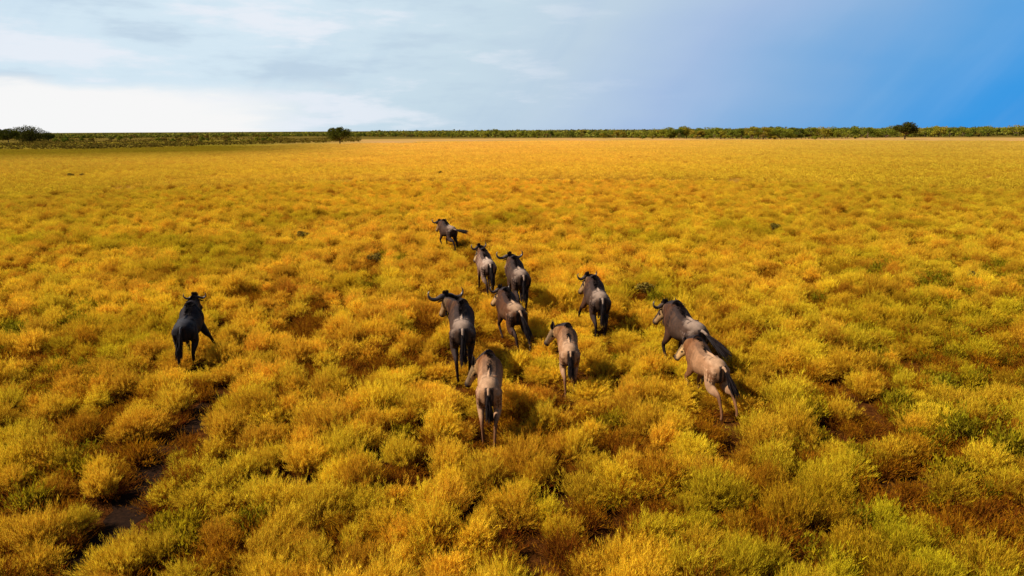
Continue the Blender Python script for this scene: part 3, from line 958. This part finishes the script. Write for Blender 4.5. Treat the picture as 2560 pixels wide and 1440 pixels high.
def make_wildebeest(a, seed):
    g_ = random.Random(seed)
    calf = a['tone'] == 'tan'
    T = TONES[a['tone']]
    B = Body()
    X = (1, 0, 0)
    # trunk, rump to chest: x y z halfwidth halfheight
    trunk = [(0, -.70, .95, .11, .14), (0, -.65, .95, .19, .20), (0, -.50, .955, .262, .268), (0, -.28, .96, .255, .265), (0, -.08, .945, .262, .280), (0, .04, .945, .280, .305),
             (0, .18, .96, .285, .345), (0, .36, 1.015, .275, .40), (0, .52, 1.05, .23, .34), (0, .61, 1.07, .14, .23)]
    B.loft(trunk, X, 0, 34, 24)
    for sx in (-1, 1):      # hip bones, shoulder blades and the ridge of the spine give the back its relief
        B.loft([(sx * .10, -.30, 1.19, .02, .02), (sx * .155, -.24, 1.165, .045, .04), (sx * .19, -.20, 1.12, .02, .03)], (0, 1, 0), 0, 8, 8)
        B.loft([(sx * .10, .36, 1.36, .03, .03), (sx * .20, .37, 1.22, .06, .10), (sx * .255, .40, 1.02, .05, .12), (sx * .22, .44, .84, .03, .05)], (1, 0, 0), 0, 12, 10)
        B.loft([(sx * .16, -.62, 1.08, .03, .03), (sx * .20, -.56, .96, .075, .11), (sx * .20, -.50, .78, .05, .12)], (1, 0, 0), 5 if sx < 0 else 6, 10, 10)
    B.loft([(0, -.62, 1.15, .02, .03), (0, -.30, 1.225, .022, .03), (0, .05, 1.235, .022, .035), (0, .34, 1.36, .03, .04)], X, 0, 20, 8)
    # neck
    fr = a['fr']; ny, n0, nd, poll, f, r_, u_, hl, o = (fr[k_] for k_ in ('ny', 'n0', 'nd', 'poll', 'f', 'r', 'u', 'hl', 'o'))
    side = np.array([math.cos(ny), -math.sin(ny), 0])
    fw = np.array([0, 1, 0])
    mid = n0 + (nd * .6 + fw * .4) * .27
    neck = [(*n0, .21, .36), (*mid, .165, .28), (*(mid * .4 + poll * .6), .13, .20), (*poll, .092, .13)]
    B.loft(neck, side, 1, 18, 18)
    # head
    H_ = lambda t, up: tuple(o + f * hl * t + u_ * up)
    head = [(*H_(-.08, -.02), .05, .06), (*H_(.05, -.01), .098, .12), (*H_(.28, -.02), .100, .135), (*H_(.52, -.005), .076, .108),
            (*H_(.76, 0), .070, .088), (*H_(.93, -.005), .084, .086), (*H_(1.02, -.01), .055, .055)]
    B.loft(head, r_, 2, 22, 16)
    # legs
    gait = GAIT[a['legs']]
    feet = []
    for i, (sx, fore) in enumerate(((-1, 1), (1, 1), (-1, 0), (1, 0))):
        sw, fo = gait[i]
        if fore:
            J = chain((sx * .15, .36, .98), [(.29, -12 + sw * .6), (.33, 4 + sw), (.27, sw * .9 - fo), (.10, sw * .6 - fo * 1.2 + 18), (.05, sw * .5 - fo * 1.2 + 40)])
            rad = [(.115, .17), (.080, .115), (.044, .050), (.031, .035), (.036, .040), (.036, .044)]
            xs = [.15, .165, .15, .135, .13, .13]
        else:
            J = chain((sx * .15, -.46, .98), [(.34, 22 + sw), (.37, -40 + sw * .9 - fo * .3), (.33, 8 + sw * .9 - fo), (.10, sw * .6 - fo * 1.2 + 22), (.05, sw * .5 - fo + 40)])
            rad = [(.125, .23), (.095, .160), (.044, .060), (.031, .036), (.036, .042), (.036, .046)]
            xs = [.17, .185, .15, .13, .125, .125]
        spl = {('rounded', 0): .34, ('lone', 1): .42, ('right', 0): .12}.get((a['key'], i), 0)
        if spl: xs = [x + spl * (j_ / 5) ** .8 for j_, x in enumerate(xs)]
        rows = [(sx * x, p[1], p[2], r2[0], r2[1]) for x, p, r2 in zip(xs, J, rad)]
        # calf swell between joints
        rows.insert(2, tuple((np.array(rows[1]) * .45 + np.array(rows[2]) * .55) * np.array([1, 1, 1, .95, .95])))
        B.loft(rows, X, 3 + i, 26, 12)
        feet.append(J[-1][2])
    drop = -min(feet) + .0
    # union of the lofts by voxel remesh -> one continuous body
    me = mesh_np('wildebeest_body', np.array(B.V), B.F, [M_fur])
    tmp = bpy.data.objects.new('tmp', me); COL.objects.link(tmp)
    md = tmp.modifiers.new('r', 'REMESH'); md.mode = 'VOXEL'; md.voxel_size = .017; md.use_smooth_shade = True
    ms = tmp.modifiers.new('s', 'SMOOTH'); ms.factor = .5; ms.iterations = 5
    dg = bpy.context.evaluated_depsgraph_get()
    body = bpy.data.meshes.new_from_object(tmp.evaluated_get(dg))
    body.name = 'wildebeest_body'
    bpy.data.objects.remove(tmp)
    kd = kdtree.KDTree(len(B.V))
    for i, q in enumerate(B.V): kd.insert(Vector(q), i)
    kd.balance()
    cols = []
    dark = (.018, .012, .012)
    for v_ in body.vertices:
        c0 = v_.co
        _, i, _ = kd.find(c0)
        part, t, ca_, sa_ = B.info[i]
        nz = noise.noise(Vector((c0.x * 5 + seed, c0.y * 5, c0.z * 5)))
        if part == 0:
            hi_ = 1 - min(1, math.hypot((c0.y + .42) / .42, c0.x / .27, (c0.z - 1.24) / .30) ** 2)      # croup painted pale for the sun's highlight on it
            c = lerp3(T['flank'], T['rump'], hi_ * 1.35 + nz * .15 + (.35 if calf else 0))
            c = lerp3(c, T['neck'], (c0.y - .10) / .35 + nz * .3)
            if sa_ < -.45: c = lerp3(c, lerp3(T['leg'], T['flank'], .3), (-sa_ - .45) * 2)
            if .02 < abs(c0.x - .01) < .10 and c0.y < -.55 and c0.z < 1.12: c = lerp3(c, dark, .9)  # shade in the creases beside the tail, put into the fur colour
            if t > .35:
                stp = math.sin(c0.y * 62 + nz * 4 + c0.z * 4)
                if stp > .35: c = lerp3(c, dark, T['stripe'] * min(1, (stp - .35) * 2) * min(1, (t - .35) * 3) * (.35 + .65 * max(0, 1 - abs(sa_ - .2))))
            if sa_ > .86 and t > .3: c = lerp3(c, dark, .7 if not calf else .4)
        elif part == 1:
            c = lerp3(lerp3(T['flank'], T['neck'], (c0.y - .10) / .35 + nz * .3), T['head'], (t - .45) * .7 + nz * .35)
            stp = math.sin(t * 38 + nz * 4)
            if stp > .2: c = lerp3(c, dark, T['stripe'] * min(1, (stp - .2) * 2) * .8)
            if sa_ > .8: c = dark
        elif part == 2:
            c = T['head']
            if sa_ > .35 - .2 * nz: c = lerp3(c, dark, .9 if not calf else .75)
            if t > .70: c = lerp3(c, dark, (t - .70) * 8)
            if t < .22: c = lerp3(c, dark, .6)
            if .36 < t < .44 and -.15 < sa_ < .32: c = (.008, .006, .006)
        else:
            base = (lerp3(T['flank'], T['rump'], .75 if calf else .30 + nz * .2 + (c0.z - 1.0) * 1.6) if part >= 5 else lerp3(T['flank'], T['neck'], .6))
            inner = (ca_ > 0) == (part in (3, 5))
            lower = T['leg']
            k0 = .30 if part >= 5 else .22
            c = lerp3(base, lower, (t - k0) / .22 + nz * .2)
            if part >= 5 and t < .5:  # shade of buttocks and inner thighs painted into the coat
                if inner and not calf: c = lerp3(c, dark, .7)
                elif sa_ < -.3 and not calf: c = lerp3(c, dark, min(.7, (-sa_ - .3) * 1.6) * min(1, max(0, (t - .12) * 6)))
            if t > .955: c = dark
        cols.append(c)
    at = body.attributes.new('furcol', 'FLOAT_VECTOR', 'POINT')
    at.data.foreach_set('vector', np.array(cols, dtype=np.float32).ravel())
    root = empty('wildebeest', (a['pos'].x, a['pos'].y, 0), -R(a['head']))
    root.scale = (a['s'] * XS(a), a['s'], a['s'])
    tag(root, a['label'], 'wildebeest', 'wildebeest of the running herd' if a['key'] != 'lone' else None)
    if a['key'] == 'lone': root['group'] = 'wildebeest of the running herd'
    off = Vector((0, 0, drop))
    ob = link('body', body, root); ob.location = off
    # horns and ears
    upw = (np.array([0, 0, 1.0]) * .75 + (u_ - f) * .35); upw /= np.linalg.norm(upw)
    hs = dict(calf=.31, cream=.45, rear=.59, lone=.75, widehorn=1.12, lead=1.15, far=1.05, white=1.05).get(a['key'], .95)
    crest = o + f * .02 + u_ * .075
    if hs > 0:
        for sx in (-1, 1):
            if hs < .6 and hs > 0:
                hp = [(.045, 0, 0), (.09, 0, .05), (.11, 0, .12), (.10, 0, .18)]
                hr = [.022, .018, .012, .004]; k = 1 if hs > .3 else .7
            else:
                hp = [(.02, 0, .01), (.10, 0, .015), (.20, 0, -.025), (.30, 0, -.02), (.365, 0, .035), (.375, 0, .10), (.345, 0, .155)]
                hr = [.055, .052, .042, .034, .026, .017, .005]; k = hs
            rows = []
            for (hx, hyy, hz), hr_ in zip(hp, hr):
                p = crest + (r_ * sx * hx + upw * hz) * k
                rows.append((*p, hr_ * k, hr_ * k))
            HB = Body(); HB.loft(rows, tuple(f), 0, 18, 8)
            h = link('horn', mesh_np('wildebeest_horn', np.array(HB.V), HB.F, [M_horn], smooth=True), root); h.location = off
    for sx in (-1, 1):
        e0 = o + f * .03 + u_ * .02 + r_ * sx * .07
        ed = r_ * sx * .9 - np.array([0, 0, 1]) * .28 - f * .2 * 0
        ed /= np.linalg.norm(ed)
        rows = [(*(e0), .018, .015), (*(e0 + ed * .05), .036, .014), (*(e0 + ed * .11), .034, .012), (*(e0 + ed * .17), .006, .005)]
        EB = Body(); EB.loft(rows, tuple(f), 0, 10, 8)
        me_e = mesh_np('wildebeest_ear', np.array(EB.V), EB.F, [M_fur], dict(furcol=np.tile(np.array(T['head']) * .6, (len(EB.V), 1))), smooth=True)
        e = link('ear', me_e, root); e.location = off
    # mane along neck and withers
    bl = []
    crestline = [poll + u_ * .07, mid * .4 + poll * .6 + np.array([0, 0, .165]), mid + np.array([0, -.02, .225]), np.array([0, .36, 1.41]), np.array([0, .12, 1.30]), np.array([0, -.1, 1.23])]
    cr = bez([tuple(c) for c in crestline], 60)
    for i, c in enumerate(cr):
        t = i / 59
        for _ in range(30):
            p = c + np.array([g_.gauss(0, .020), g_.gauss(0, .01), -.03])
            dn = np.array([side[0] * g_.gauss(.0, .5) , -.35, .9 - .9 * t]) if True else 0
            Lh = (.11 if t < .6 else .13 - .22 * (t - .6)) * g_.uniform(.7, 1.2) * (.7 if calf else 1)
            dn = dn / (np.linalg.norm(dn) + 1e-6) * Lh
            bl.append((p, p + dn, np.array([0, 0, .01]), .005))
    for i in range(140):       # tuft of the crown between the horns
        p = o + u_ * .07 + r_ * g_.uniform(-.06, .06) + f * g_.uniform(-.04, .10)
        d = u_ * .06 + np.array([0, 0, .08]) + r_ * g_.gauss(0, .015) - f * .02
        bl.append((p, p + d, u_ * .005, .010))
    V_, F_ = hair_blades(bl, 1, seed)
    mo = link('mane', mesh_np('wildebeest_mane', V_, F_, [M_hair]), root); mo.location = off
    # beard under the throat
    if not calf:
        bl = []
        for i in range(150):
            t = g_.random()
            base = (o + f * hl * .45 - u_ * .09) * (1 - t) + (mid - np.array([0, 0, .19])) * t
            p = base + side * g_.gauss(0, .02)
            bl.append((p, p + np.array([g_.gauss(0, .02), -.03, -.18 * g_.uniform(.6, 1.1)]), np.array([0, .01, 0]), .007))
        V_, F_ = hair_blades(bl, 1, seed + 1)
        bo = link('beard', mesh_np('wildebeest_beard', V_, F_, [M_hair]), root); bo.location = off
    # tail: yaw to the right, lift from hanging
    ty, tl = a['tail']
    td = np.array([math.sin(R(ty)) * math.sin(R(max(tl, 8))), -math.cos(R(ty)) * math.sin(R(max(tl, 8))), -math.cos(R(tl))])
    td /= np.linalg.norm(td)
    t0 = np.array([0, -.69, 1.10]); k0 = t0 + np.array([td[0] * .06, -.07, -.02])
    Lt = .74 if not calf else .62
    bl = []
    perp = np.cross(td, [0.2, 1, .1]); perp /= np.linalg.norm(perp); per2 = np.cross(td, perp)
    for i in range(320):
        t = g_.random() ** 1.1 * .62
        aa_ = g_.uniform(0, 6.28); rr = g_.random() ** .5 * (.016 + .045 * min(1, t * 3))
        p = k0 + td * Lt * t + (perp * math.cos(aa_) + per2 * math.sin(aa_)) * rr
        ln = Lt * g_.uniform(.28, .46)
        sp_ = g_.uniform(0, .055)
        q = p + td * ln + (perp * math.cos(aa_) + per2 * math.sin(aa_)) * sp_ - np.array([0, 0, .04 * math.sin(R(tl))])
        bl.append((p, q, np.array([0, 0, .01]), .008))
    V_, F_ = hair_blades(bl, 1, seed + 2)
    TB = Body(); TB.loft([(*t0, .035, .035), (*k0, .030, .030), (*(k0 + td * Lt * .35), .024, .024), (*(k0 + td * Lt * .7), .012, .012)], X, 0, 14, 8)
    to = link('tail', mesh_np('wildebeest_tail', V_, F_, [M_hair]), root); to.location = off
    dc = link('dock', mesh_np('wildebeest_dock', np.array(TB.V), TB.F, [M_fur], dict(furcol=np.tile(np.array(T['rump']), (len(TB.V), 1))), smooth=True), to)  # dock coloured pale for the glint along the tail root


for i, a in enumerate(HERD):
    make_wildebeest(a, 31 + i * 7)
